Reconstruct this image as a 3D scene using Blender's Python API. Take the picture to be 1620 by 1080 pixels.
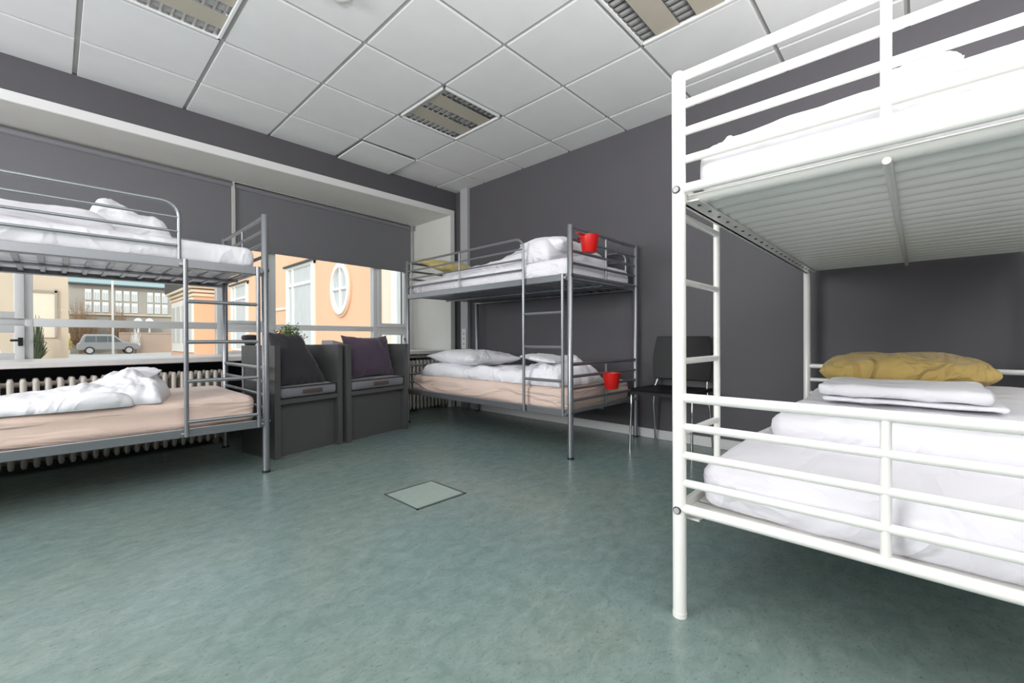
import bpy, bmesh, math, random
from mathutils import Vector, Matrix, noise
random.seed(7)
S = bpy.context.scene
PI = math.pi
for o in list(bpy.data.objects):
    bpy.data.objects.remove(o)
COL = S.collection

# ------------------------------------------------------------------ camera
cam_d = bpy.data.cameras.new('camera')
cam_d.sensor_fit = 'HORIZONTAL'; cam_d.sensor_width = 36
cam_d.lens = 684.39 / 1620 * 36
cam_d.clip_start = 0.02; cam_d.clip_end = 400
cam = bpy.data.objects.new('camera', cam_d); COL.objects.link(cam)
YAW, PITCH, ROLL, EYE = .81332, -.00515, -.00433, .8227
f3 = Vector((math.sin(YAW), math.cos(YAW), 0)); r3 = Vector((math.cos(YAW), -math.sin(YAW), 0)); u3 = Vector((0, 0, 1))
F = f3 * math.cos(PITCH) + u3 * math.sin(PITCH); U = u3 * math.cos(PITCH) - f3 * math.sin(PITCH)
R2 = r3 * math.cos(ROLL) + U * math.sin(ROLL); U2 = U * math.cos(ROLL) - r3 * math.sin(ROLL)
cam.matrix_world = Matrix(((R2.x, U2.x, -F.x, 0), (R2.y, U2.y, -F.y, 0), (R2.z, U2.z, -F.z, EYE), (0, 0, 0, 1)))
S.camera = cam

# ------------------------------------------------------------------ world, lights, exposure
S.view_settings.view_transform = 'Standard'; S.view_settings.look = 'None'
S.view_settings.gamma = 1; S.view_settings.use_curve_mapping = False
S.view_settings.exposure = 0.13
w = bpy.data.worlds.new('overcast_sky'); S.world = w; w.use_nodes = True
bg = w.node_tree.nodes['Background']
bg.inputs['Color'].default_value = (.88, .93, 1, 1); bg.inputs['Strength'].default_value = 1.55
def lamp(name, kind, loc, target, energy, size=1, sizey=None, color=(1, 1, 1)):
    d = bpy.data.lights.new(name, kind); d.energy = energy; d.color = color
    if kind == 'AREA':
        d.shape = 'RECTANGLE'; d.size = size; d.size_y = sizey or size
    if kind == 'SUN': d.angle = size
    o = bpy.data.objects.new(name, d); COL.objects.link(o); o.location = loc
    o.rotation_euler = (Vector(target) - Vector(loc)).to_track_quat('-Z', 'Y').to_euler()
    return o
lamp('hazy_sun', 'SUN', (-20, -25, 22), (0, 0, 0), 1.3, .12, color=(1, .95, .86))
lamp('added_rear_fill', 'AREA', (-1.9, -1.7, 2.15), (2.0, 2.6, .95), 30, 2.0, .8, (.98, .98, 1))  # added fill behind the camera for blinds, beds and far wall; no window
lamp('added_side_fill', 'AREA', (-3.25, 2.35, 1.62), (3.3, 1.9, 1.15), 142, 2.2, 1.1, (.98, .99, 1))  # unseen fill lamp added at the left to brighten right wall and far bed
lamp('added_ceiling_fill', 'AREA', (-.6, -.3, 1.30), (-.5, -.2, 2.62), 108, 1.0, 1.0, (1, .99, .97))  # added uplight out of view, evens out the ceiling brightness
lamp('added_ceiling_fill', 'AREA', (1.2, -1.2, 1.35), (1.25, -1.1, 2.62), 95, 1.0, 1.0, (1, .99, .97))  # second added uplight, behind the camera, also brightening the ceiling

# ------------------------------------------------------------------ materials
def mat(name, col, rough=.6, metal=0, spec=.5, var=0, vscale=20, bump=0, bscale=200, stretch=None, sheen=0, coat=0, detail=4, crease=0, cscale=5, cst=(1, 1, 1)):
    m = bpy.data.materials.new(name); m.use_nodes = True
    nt = m.node_tree; b = nt.nodes['Principled BSDF']
    b.inputs['Base Color'].default_value = (*col, 1); b.inputs['Roughness'].default_value = rough
    b.inputs['Metallic'].default_value = metal; b.inputs['Specular IOR Level'].default_value = spec
    if sheen: b.inputs['Sheen Weight'].default_value = sheen
    if coat: b.inputs['Coat Weight'].default_value = coat; b.inputs['Coat Roughness'].default_value = .15
    tc = nt.nodes.new('ShaderNodeTexCoord'); mp = nt.nodes.new('ShaderNodeMapping')
    nt.links.new(tc.outputs['Object'], mp.inputs['Vector'])
    if stretch: mp.inputs['Scale'].default_value = stretch
    if var:
        n = nt.nodes.new('ShaderNodeTexNoise'); n.inputs['Scale'].default_value = vscale; n.inputs['Detail'].default_value = detail
        nt.links.new(mp.outputs['Vector'], n.inputs['Vector'])
        r = nt.nodes.new('ShaderNodeValToRGB')
        r.color_ramp.elements[0].position = .3; r.color_ramp.elements[1].position = .7
        r.color_ramp.elements[0].color = (*[max(0, c * (1 - var)) for c in col], 1)
        r.color_ramp.elements[1].color = (*[min(1, c * (1 + var)) for c in col], 1)
        nt.links.new(n.outputs['Fac'], r.inputs['Fac']); nt.links.new(r.outputs['Color'], b.inputs['Base Color'])
    if bump:
        n2 = nt.nodes.new('ShaderNodeTexNoise'); n2.inputs['Scale'].default_value = bscale; n2.inputs['Detail'].default_value = 3
        nt.links.new(mp.outputs['Vector'], n2.inputs['Vector'])
        bp = nt.nodes.new('ShaderNodeBump'); bp.inputs['Strength'].default_value = bump; bp.inputs['Distance'].default_value = .01
        nt.links.new(n2.outputs['Fac'], bp.inputs['Height']); nt.links.new(bp.outputs['Normal'], b.inputs['Normal'])
    if crease:
        mp2 = nt.nodes.new('ShaderNodeMapping'); mp2.inputs['Scale'].default_value = cst; mp2.inputs['Rotation'].default_value = (.3, .2, .5)
        nt.links.new(tc.outputs['Object'], mp2.inputs['Vector'])
        n3 = nt.nodes.new('ShaderNodeTexNoise')
        n3.inputs['Scale'].default_value = cscale; n3.inputs['Detail'].default_value = 3; n3.inputs['Distortion'].default_value = .8
        nt.links.new(mp2.outputs['Vector'], n3.inputs['Vector'])
        b2 = nt.nodes.new('ShaderNodeBump'); b2.inputs['Strength'].default_value = crease; b2.inputs['Distance'].default_value = .02
        cr = nt.nodes.new('ShaderNodeValToRGB'); e = cr.color_ramp.elements
        e[0].position = .40; e[0].color = (0, 0, 0, 1); e[1].position = .60; e[1].color = (0, 0, 0, 1)
        k_ = e.new(.5); k_.color = (1, 1, 1, 1)
        nt.links.new(n3.outputs['Fac'], cr.inputs['Fac']); nt.links.new(cr.outputs['Color'], b2.inputs['Height'])
        if bump: nt.links.new(bp.outputs['Normal'], b2.inputs['Normal'])
        nt.links.new(b2.outputs['Normal'], b.inputs['Normal'])
    return m

M = dict(
    wall=mat('dark_grey_wall_paint', (.086, .081, .090), .62, var=.03, vscale=3, bump=.06, bscale=260),
    tile=mat('ceiling_tile', (.73, .73, .735), .9, var=.02, vscale=6, bump=.05, bscale=400),
    grid=mat('ceiling_grid_metal', (.42, .42, .41), .6),
    plenum=mat('dark_void', (.02, .02, .02), .9),
    reveal=mat('reveal_paint', (.70, .69, .65), .55, var=.02, vscale=4),
    casing=mat('white_casing_paint', (.72, .72, .71), .45),
    base=mat('baseboard_paint', (.66, .66, .66), .4),
    frame=mat('window_frame_grey', (.74, .75, .75), .4),
    sill=mat('sill_stone', (.78, .76, .74), .35, var=.05, vscale=10),
    blind=mat('blind_fabric', (.168, .168, .181), .85, bump=.15, bscale=600),
    cassette=mat('blind_cassette', (.2, .2, .22), .5),
    chain=mat('blind_guide', (.5, .49, .47), .5),
    rad=mat('radiator_enamel', (.62, .58, .52), .45, var=.04, vscale=12),
    silver=mat('silver_powder_coat', (.30, .31, .33), .34, metal=.75),
    white=mat('white_powder_coat', (.82, .81, .77), .28, coat=.3),
    cap=mat('black_plastic', (.015, .015, .017), .45),
    screw=mat('steel_bolt', (.4, .4, .4), .3, metal=1),
    linen=mat('white_linen', (.84, .83, .87), .85, sheen=.2, bump=.08, bscale=90, crease=.35, cscale=3.2),
    linen2=mat('white_cotton_sheet', (.82, .80, .85), .85, sheen=.2, bump=.08, bscale=70, crease=.4, cscale=2.2, cst=(.5, 1.6, 2.5)),
    pink=mat('peach_fitted_sheet', (.73, .56, .48), .85, sheen=.2, bump=.08, bscale=60, crease=.5, cscale=1.8, cst=(.6, .6, 4)),
    yellow=mat('mustard_cotton', (.52, .365, .115), .8, sheen=.2, var=.06, vscale=15, bump=.1, bscale=70, crease=.7, cscale=5),
    yellow2=mat('pale_yellow_cotton', (.66, .53, .20), .8, sheen=.2, crease=.5, cscale=5),
    plum=mat('plum_velvet', (.075, .048, .082), .8, sheen=.35),
    plum2=mat('black_plum_velvet', (.028, .024, .03), .8, sheen=.25),
    seatpad=mat('grey_felt', (.20, .20, .22), .9, sheen=.2, bump=.2, bscale=300),
    piping=mat('dark_piping', (.02, .02, .025), .7),
    leather=mat('brown_leather', (.10, .065, .055), .55),
    panel=mat('charcoal_laminate', (.082, .082, .082), .5, var=.03, vscale=8),
    black=mat('black_polypropylene', (.009, .009, .010), .5, spec=.3),
    chrome=mat('chrome', (.6, .6, .6), .12, metal=1),
    red=mat('red_plastic', (.62, .008, .006), .35),
    leaf=mat('boxwood_leaf', (.14, .25, .05), .5, var=.4, vscale=30),
    pot=mat('white_ceramic', (.7, .7, .68), .3),
    duct=mat('grey_trunking', (.40, .40, .41), .45),
    socket=mat('white_socket', (.72, .72, .7), .35),
    louvre=mat('louvre_aluminium', (.55, .55, .55), .12, metal=1),
    louvre_back=mat('reflector_dark', (.10, .10, .09), .25, metal=.8),
    lamp_panel=mat('beige_lamp_panel', (.42, .385, .32), .6),
    lilac=mat('lilac_grey_cloth', (.42, .39, .42), .8),
    # outside
    asphalt=mat('street_asphalt', (.50, .48, .45), .9, var=.1, vscale=1),
    peach=mat('peach_render', (.86, .55, .36), .9, var=.03, vscale=.6),
    plinth=mat('pink_plinth', (.80, .52, .42), .9),
    cream=mat('cream_render', (.85, .76, .62), .9, var=.03, vscale=.6),
    beige=mat('beige_render', (.66, .56, .44), .9, var=.05, vscale=.5),
    greywall=mat('grey_render', (.42, .38, .33), .9, var=.05, vscale=.5),
    copper=mat('copper_roof', (.30, .40, .40), .7),
    darkroof=mat('dark_eaves', (.08, .08, .075), .8),
    brownwall=mat('brown_boundary_wall', (.46, .34, .27), .9, var=.05, vscale=.7),
    extwhite=mat('white_window_joinery', (.88, .88, .85), .6),
    extglass=mat('exterior_glass', (.36, .42, .46), .12, spec=.8),
    curtain=mat('net_curtain', (.60, .62, .62), .9, var=.12, vscale=6, stretch=(6, 6, .3)),
    car=mat('silver_car_paint', (.33, .34, .35), .3, metal=.5),
    carglass=mat('car_glass', (.10, .12, .13), .1),
    tyre=mat('tyre_rubber', (.04, .04, .04), .8),
    hub=mat('alloy_wheel', (.6, .6, .6), .3, metal=.7),
    twig=mat('bare_twigs', (.30, .20, .12), .9),
    conifer=mat('dark_conifer', (.09, .12, .07), .9),
    blossom=mat('white_canopy', (.85, .84, .80), .9),
    mast=mat('white_mast', (.75, .75, .72), .5),
    yellowflower=mat('yellow_blossom', (.75, .62, .22), .9),
)
# linoleum floor
def floor_mat():
    m = bpy.data.materials.new('green_marbled_linoleum'); m.use_nodes = True
    nt = m.node_tree; b = nt.nodes['Principled BSDF']; L = nt.links
    tc = nt.nodes.new('ShaderNodeTexCoord')
    def nz(scale, det, rough=.55, st=(1, 1, 1), dist=0):
        mp = nt.nodes.new('ShaderNodeMapping'); mp.inputs['Scale'].default_value = st
        L.new(tc.outputs['Object'], mp.inputs['Vector'])
        n = nt.nodes.new('ShaderNodeTexNoise'); n.inputs['Scale'].default_value = scale; n.inputs['Detail'].default_value = det
        n.inputs['Roughness'].default_value = rough; n.inputs['Distortion'].default_value = dist
        L.new(mp.outputs['Vector'], n.inputs['Vector']); return n
    n1 = nz(16, 10, .72, (.8, 1.2, 1), .5); n2 = nz(85, 4, .6, (.75, 1.5, 1), .5); n3 = nz(1.1, 3)
    r1 = nt.nodes.new('ShaderNodeValToRGB'); e = r1.color_ramp.elements
    e[0].position = .28; e[0].color = (.130, .190, .174, 1); e[1].position = .72; e[1].color = (.225, .292, .274, 1)
    L.new(n1.outputs['Fac'], r1.inputs['Fac'])
    r2 = nt.nodes.new('ShaderNodeValToRGB'); e = r2.color_ramp.elements
    e[0].position = .27; e[0].color = (.50, .53, .52, 1); e[1].position = .43; e[1].color = (1, 1, 1, 1)
    L.new(n2.outputs['Fac'], r2.inputs['Fac'])
    mx = nt.nodes.new('ShaderNodeMix'); mx.data_type = 'RGBA'; mx.blend_type = 'MULTIPLY'; mx.inputs['Factor'].default_value = .8
    L.new(r1.outputs['Color'], mx.inputs['A']); L.new(r2.outputs['Color'], mx.inputs['B'])
    r3_ = nt.nodes.new('ShaderNodeValToRGB'); e = r3_.color_ramp.elements
    e[0].position = .35; e[0].color = (.93, .97, 1.0, 1); e[1].position = .65; e[1].color = (1.06, 1.0, .97, 1)
    L.new(n3.outputs['Fac'], r3_.inputs['Fac'])
    m2 = nt.nodes.new('ShaderNodeMix'); m2.data_type = 'RGBA'; m2.blend_type = 'MULTIPLY'; m2.inputs['Factor'].default_value = 1
    L.new(mx.outputs['Result'], m2.inputs['A']); L.new(r3_.outputs['Color'], m2.inputs['B'])
    L.new(m2.outputs['Result'], b.inputs['Base Color'])
    b.inputs['Roughness'].default_value = .27; b.inputs['Specular IOR Level'].default_value = .5
    n4 = nz(14, 3); bp = nt.nodes.new('ShaderNodeBump'); bp.inputs['Strength'].default_value = .05; bp.inputs['Distance'].default_value = .02
    L.new(n4.outputs['Fac'], bp.inputs['Height']); L.new(bp.outputs['Normal'], b.inputs['Normal'])
    return m
M['floor'] = floor_mat()
def glass_mat():
    m = bpy.data.materials.new('clear_window_glass'); m.use_nodes = True
    nt = m.node_tree; nt.nodes.remove(nt.nodes['Principled BSDF']); out = nt.nodes['Material Output']
    t = nt.nodes.new('ShaderNodeBsdfTransparent'); t.inputs['Color'].default_value = (.95, .97, .96, 1)
    g = nt.nodes.new('ShaderNodeBsdfGlossy'); g.inputs['Roughness'].default_value = .02
    f = nt.nodes.new('ShaderNodeFresnel'); f.inputs['IOR'].default_value = 1.08
    x = nt.nodes.new('ShaderNodeMixShader')
    nt.links.new(f.outputs['Fac'], x.inputs['Fac']); nt.links.new(t.outputs[0], x.inputs[1]); nt.links.new(g.outputs[0], x.inputs[2])
    nt.links.new(x.outputs[0], out.inputs['Surface']); return m
M['glass'] = glass_mat()

# ------------------------------------------------------------------ mesh helpers
class MB:
    def __init__(s): s.bm = bmesh.new()
    def box(s, x0, x1, y0, y1, z0, z1, bev=0, mtx=None):
        r = bmesh.ops.create_cube(s.bm, size=1)
        vs = r['verts']
        for v in vs: v.co = Vector(((x0 + x1) / 2 + v.co.x * (x1 - x0), (y0 + y1) / 2 + v.co.y * (y1 - y0), (z0 + z1) / 2 + v.co.z * (z1 - z0)))
        if bev:
            es = list({e for v in vs for e in v.link_edges})
            rb = bmesh.ops.bevel(s.bm, geom=es, offset=bev, segments=2, affect='EDGES', profile=.5)
            vs = list(set(rb['verts']) | {v for v in vs if v.is_valid})
        if mtx is not None:
            for v in vs: v.co = mtx @ v.co
        return s
    def cyl(s, p, q, r, n=16, r2=None, cap=True):
        p, q = Vector(p), Vector(q); d = q - p
        rr = bmesh.ops.create_cone(s.bm, segments=n, radius1=r, radius2=r if r2 is None else r2, depth=d.length, cap_ends=cap)
        m = Matrix.Translation((p + q) / 2) @ d.to_track_quat('Z', 'Y').to_matrix().to_4x4()
        for v in rr['verts']: v.co = m @ v.co
        return s
    def tube(s, pts, r, n=12):
        pts = [Vector(p) for p in pts]; rings = []
        up = None
        for i, p in enumerate(pts):
            t = (pts[min(i + 1, len(pts) - 1)] - pts[max(i - 1, 0)]).normalized()
            if up is None:
                up = Vector((0, 0, 1)) if abs(t.z) < .9 else Vector((1, 0, 0))
            a = t.cross(up).normalized(); b = a.cross(t).normalized(); up = b
            rings.append([s.bm.verts.new(p + (a * math.cos(2 * PI * k / n) + b * math.sin(2 * PI * k / n)) * r) for k in range(n)])
        for i in range(len(rings) - 1):
            for k in range(n):
                s.bm.faces.new((rings[i][k], rings[i][(k + 1) % n], rings[i + 1][(k + 1) % n], rings[i + 1][k]))
        s.bm.faces.new(rings[0][::-1]); s.bm.faces.new(rings[-1]); return s
    def lathe(s, prof, loc, n=28, sx=1, sy=1):
        loc = Vector(loc); rings = []
        for r, z in prof:
            rings.append([s.bm.verts.new(loc + Vector((r * sx * math.cos(2 * PI * k / n), r * sy * math.sin(2 * PI * k / n), z))) for k in range(n)])
        for i in range(len(rings) - 1):
            for k in range(n):
                s.bm.faces.new((rings[i][k], rings[i][(k + 1) % n], rings[i + 1][(k + 1) % n], rings[i + 1][k]))
        s.bm.faces.new(rings[0][::-1]); s.bm.faces.new(rings[-1]); return s
    def prism(s, poly, axis, a, b):
        def P(u, v, w):
            return {'x': (w, u, v), 'y': (u, w, v), 'z': (u, v, w)}[axis]
        A = [s.bm.verts.new(P(u, v, a)) for u, v in poly]; B = [s.bm.verts.new(P(u, v, b)) for u, v in poly]
        n = len(poly); s.bm.faces.new(A[::-1]); s.bm.faces.new(B)
        for k in range(n): s.bm.faces.new((A[k], A[(k + 1) % n], B[(k + 1) % n], B[k]))
        return s
    def quad(s, *pts):
        s.bm.faces.new([s.bm.verts.new(p) for p in pts]); return s
    def build(s, name, m, parent=None, smooth=None, loc=None, rotz=0, bevel=0, subsurf=0):
        bmesh.ops.recalc_face_normals(s.bm, faces=s.bm.faces)
        me = bpy.data.meshes.new(name); s.bm.to_mesh(me); s.bm.free()
        me.materials.append(M[m] if isinstance(m, str) else m)
        o = bpy.data.objects.new(name, me); COL.objects.link(o)
        if parent is not None: o.parent = parent
        if loc is not None: o.location = loc
        o.rotation_euler.z = rotz
        if smooth is not None:
            for p in me.polygons: p.use_smooth = True
            if smooth < 180:
                try: me.set_sharp_from_angle(angle=math.radians(smooth))
                except Exception: pass
        if bevel:
            b = o.modifiers.new('bevel', 'BEVEL'); b.width = bevel; b.segments = 2; b.limit_method = 'ANGLE'
        if subsurf:
            sb = o.modifiers.new('sub', 'SUBSURF'); sb.levels = subsurf; sb.render_levels = subsurf
        return o
def tag(o, label=None, cat=None, group=None, kind=None):
    if label: o['label'] = label
    if cat: o['category'] = cat
    if group: o['group'] = group
    if kind: o['kind'] = kind
    return o
def thing(name, loc, label=None, cat=None, group=None, rotz=0, kind=None):
    o = bpy.data.objects.new(name, None); o.empty_display_size = .1; COL.objects.link(o)
    o.location = loc; o.rotation_euler.z = rotz
    return tag(o, label, cat, group, kind)
def copy_tree(o, parent=None):
    c = o.copy(); COL.objects.link(c); c.parent = parent
    for ch in list(o.children): copy_tree(ch, c)
    return c
def struct(o): o['kind'] = 'structure'; return o
def sgn(x): return (x > 0) - (x < 0)
def rough(p, sc, amp, oct=3, seed=0):
    return noise.fractal(Vector(p) * sc + Vector((seed * 7.3, seed * 3.1, seed)), .9, 2.1, oct) * amp

# soft rounded box: mattress / folded linen
def softbox(mb, x0, x1, y0, y1, z0, z1, r, step=.05, wr=0, ws=6, seed=0, sag=None, mtx=None, an=(1, 1, 2.2), zs=.035):
    nx = max(2, round((x1 - x0) / step)); ny = max(2, round((y1 - y0) / step)); nz = max(3, round((z1 - z0) / min(step, zs)))
    C = Vector(((x0 + x1) / 2, (y0 + y1) / 2, (z0 + z1) / 2)); Hh = Vector(((x1 - x0) / 2, (y1 - y0) / 2, (z1 - z0) / 2))
    r = min(r, Hh.x, Hh.y, Hh.z * .98); cache = {}
    def warp(t): # denser near the ends
        return t + .12 * math.sin(2 * PI * t) * -1
    def vert(i, j, k):
        key = (i, j, k)
        if key in cache: return cache[key]
        p = Vector(((warp(i / nx) * 2 - 1) * Hh.x, (warp(j / ny) * 2 - 1) * Hh.y, (k / nz * 2 - 1) * Hh.z))
        q = Vector([max(-(Hh[a] - r), min(Hh[a] - r, p[a])) for a in range(3)]); d = p - q
        nrm = d.normalized() if d.length > 1e-6 else Vector((0, 0, 0))
        if d.length > 1e-6:
            m_ = max(abs(d.x), abs(d.y), abs(d.z))
            p = q + nrm * min(r, m_ if (abs(d.x) > 0) + (abs(d.y) > 0) + (abs(d.z) > 0) == 1 else r)
        wp = C + p
        if wr:
            wq = Vector((wp.x * an[0], wp.y * an[1], wp.z * an[2])); wq += noise.noise_vector(wq * ws * .4) * .12
            n_ = rough(wq, ws, wr, 3, seed)
            n_ += wr * 1.1 * (.45 - min(.9, abs(noise.noise(wq * ws * .8 + Vector((seed, 0, 0)))) * 3.2))
            wp += nrm * n_ if nrm.length else Vector((0, 0, 0))
        if sag: wp.z += sag(wp.x, wp.y, k / nz)
        if mtx is not None: wp = mtx @ wp
        cache[key] = mb.bm.verts.new(wp); return cache[key]
    def face(a, b, c, d):
        try: mb.bm.faces.new((vert(*a), vert(*b), vert(*c), vert(*d)))
        except ValueError: pass
    for i in range(nx):
        for j in range(ny):
            for k in (0, nz): face((i, j, k), (i + 1, j, k), (i + 1, j + 1, k), (i, j + 1, k))
    for i in range(nx):
        for k in range(nz):
            for j in (0, ny): face((i, j, k), (i + 1, j, k), (i + 1, j, k + 1), (i, j, k + 1))
    for j in range(ny):
        for k in range(nz):
            for i in (0, nx): face((i, j, k), (i, j + 1, k), (i, j + 1, k + 1), (i, j, k + 1))
    return mb
# pillow with pinched corners; local x length L, y width W, z thickness T
def pillow(mb, L, W, T, mtx, n=26, wr=.01, ws=9, seed=0, pinch=.10, flat=.45, taper=0):
    top = {}; bot = {}
    for i in range(n + 1):
        for j in range(n + 1):
            u = -1 + 2 * i / n; v = -1 + 2 * j / n
            u = math.sin(u * PI / 2 * .98) / math.sin(PI / 2 * .98); v = math.sin(v * PI / 2 * .98) / math.sin(PI / 2 * .98)
            cu = 1 - pinch * (1 - v * v) * (abs(u) ** 2) * 1.0; cv = 1 - pinch * (1 - u * u) * (abs(v) ** 2)
            x = u * L / 2 * cu; y = v * W / 2 * cv
            x -= taper * (y / W + .5) * (x + L / 2)
            e = max(0, (1 - abs(u) ** 2.6)) ** flat * max(0, (1 - abs(v) ** 2.6)) ** flat
            rim = 1 - max(abs(u), abs(v))
            k = min(1, rim * 5 + .12)
            a = rough((x, y, 0), ws, wr, 4, seed) * k; b = rough((x, y, 3), ws, wr, 4, seed + 3) * k
            rad = math.atan2(y, x)
            pk = .5 * wr * math.sin(rad * 22 + seed) * max(0, 1 - rim * 3) * (rim > 0)
            top[i, j] = Vector((x, y, T / 2 * e + (a + pk if rim > 1e-6 else 0)))
            bot[i, j] = Vector((x, y, -T / 2 * e + (b if rim > 1e-6 else 0)))
    vt = {k: mb.bm.verts.new(mtx @ v) for k, v in top.items()}
    vb = {}
    for k, v in bot.items():
        i, j = k; edge = i in (0, n) or j in (0, n)
        vb[k] = vt[k] if edge else mb.bm.verts.new(mtx @ v)
    for i in range(n):
        for j in range(n):
            mb.bm.faces.new((vt[i, j], vt[i + 1, j], vt[i + 1, j + 1], vt[i, j + 1]))
            try: mb.bm.faces.new((vb[i, j], vb[i, j + 1], vb[i + 1, j + 1], vb[i + 1, j]))
            except ValueError: pass
    return mb
def RT(loc, rz=0, rx=0, ry=0):
    return Matrix.Translation(loc) @ Matrix.Rotation(rz, 4, 'Z') @ Matrix.Rotation(ry, 4, 'Y') @ Matrix.Rotation(rx, 4, 'X')
# closed crumpled cover: height field on a quad c00,c10,c11,c01 resting at z0
def cover(mb, quad, z0, hfun, nx=40, ny=30, edge=.09, wob=.015, seed=0, wr=.012, ws=7, dirw=(1, 1)):
    a, b, c, d = [Vector(p) for p in quad]; T = {}; B = {}
    for i in range(nx + 1):
        for j in range(ny + 1):
            s, t = i / nx, j / ny
            p = a.lerp(b, s).lerp(d.lerp(c, s), t)
            wv = Vector((noise.noise(Vector((s * 4, t * 4, seed))), noise.noise(Vector((s * 4, t * 4, seed + 9)))))
            p = p + wv * wob * 2
            rim = min(s, 1 - s, t, 1 - t)
            se, te = min(1, min(s, 1 - s) / edge), min(1, min(t, 1 - t) / edge)
            prof = (1 - (1 - se) ** 2) ** .5 * (1 - (1 - te) ** 2) ** .5
            h = hfun(s, t, p)
            wn = rough((p.x * dirw[0], p.y * dirw[1], 0), ws, wr, 4, seed)
            wn += wr * .9 * (.35 - abs(noise.noise(Vector((p.x * ws * .7 * dirw[0] + seed, p.y * ws * .7 * dirw[1], 2.2))))) * 2
            z = z0 + max(.004, (h + wn)) * prof
            inset = (1 - prof) * .0
            T[i, j] = mb.bm.verts.new((p.x, p.y, z))
            B[i, j] = mb.bm.verts.new((p.x, p.y, z0 - .002)) if rim > 0 else T[i, j]
    for i in range(nx):
        for j in range(ny):
            mb.bm.faces.new((T[i, j], T[i + 1, j], T[i + 1, j + 1], T[i, j + 1]))
            try: mb.bm.faces.new((B[i, j], B[i, j + 1], B[i + 1, j + 1], B[i + 1, j]))
            except ValueError: pass
    return mb

# ------------------------------------------------------------------ room shell
H = 2.6205; XR = 3.411; YW = 4.16; XL = -3.4; YB = -2.6
TH = math.atan(.0755); Y0 = 4.74                     # the glazing runs slightly skew to the room
o = MB().box(XL, XR + .25, YB, 5.35, -.12, 0).build('floor', 'floor'); struct(o)
GX, GY = 1.3057, 1.8572
fit_tiles = {(1, 1), (-2, 1), (1, -2)}
cb = MB(); gap = .012
for i in range(-9, 5):
    for j in range(-9, 5):
        x0 = GX + .6 * i; y0 = GY + .6 * j
        xa, xb, ya, yb = x0 + gap, x0 + .6 - gap, y0 + gap, y0 + .6 - gap
        if xb < XL or ya > YW or yb < YB or xa > XR: continue
        if (i, j) in fit_tiles: continue
        xa, xb, ya, yb = max(xa, XL), min(xb, XR), max(ya, YB), min(yb, YW)
        if xb - xa < .02 or yb - ya < .02: continue
        if (i, j) == (1, 3):                          # the slipped tile by the window wall
            mt = Matrix.Translation((xa, ya, H)) @ Matrix.Rotation(.012, 4, 'Y') @ Matrix.Rotation(-.02, 4, 'X') @ Matrix.Rotation(.012, 4, 'Z')
            cb.box(.012, xb - xa, .012, yb - ya, -.004, .010, .002, mt); continue
        cb.box(xa, xb, ya, yb, H, H + .018, .0025)
ceil = cb.build('ceiling', 'tile'); struct(ceil)
g = MB()
g.box(XL, XR + .2, YB, YW + .2, H + .0185, H + .03)
for i in range(-9, 6):
    x = GX + .6 * i
    if XL < x < XR: g.box(x - .012, x + .012, YB, YW, H + .013, H + .0185)
for j in range(-9, 6):
    y = GY + .6 * j
    if YB < y < YW: g.box(XL, XR, y - .012, y + .012, H + .0135, H + .0185)
g.build('ceiling_grid', 'grid', ceil)
g = MB().box(XL, XR + .2, YB, 5.5, H + .10, H + .2); g.build('ceiling_slab', 'plenum', ceil)
o = MB().box(XR, XR + .15, YB, YW, -.02, H + .1).build('wall_right', 'wall'); struct(o)
o = MB().box(XL - .15, XL, YB, 5.35, -.02, H + .1).build('wall_left', 'wall'); struct(o)
o = MB().box(XL, XR, YB - .15, YB, -.02, H + .1).build('wall_back', 'wall'); struct(o)
# window wall: header, pier at right; apron behind the radiators
OX0, OX1, OZ = -2.6, 3.313, 2.33
wb = MB().box(XL, XR + .15, YW, YW + .9, OZ + .065, H + .1).box(OX1 + .06, XR + .15, YW, YW + 1.2, -.02, OZ + .065).box(XL, OX0 - .06, YW, YW + .9, -.02, OZ + .065)
struct(wb.build('wall_window', 'wall'))
rv = MB()
rv.box(OX0 - .06, OX1 + .06, YW + .0, YW + .95, OZ, OZ + .065)                # soffit board
rv.box(OX1, OX1 + .06, YW + .0, YW + .95, .0, OZ)                             # right reveal
rv.box(OX0 - .06, OX0, YW, YW + .95, 0, OZ)
struct(rv.build('trim_1', 'reveal'))
cs = MB().box(OX0 - .06, OX1 + .062, YW - .006, YW + .002, OZ + .002, OZ + .066).box(OX1 + .002, OX1 + .062, YW - .0055, YW + .002, .64, OZ + .065)
struct(cs.build('trim_2', 'casing'))
ap = MB()
mt = Matrix.Translation((0, Y0, 0)) @ Matrix.Rotation(TH, 4, 'Z')
ap.box(-3.2, 3.6, -.12, .12, -.02, .655, 0, mt)
struct(ap.build('wall_apron', 'wall'))
struct(MB().box(XR - .016, XR, YB, YW, 0, .075, .004).build('baseboard_right', 'base'))
struct(MB().box(XL, XL + .016, YB, YW, 0, .075, .004).build('baseboard_left', 'base'))

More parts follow.
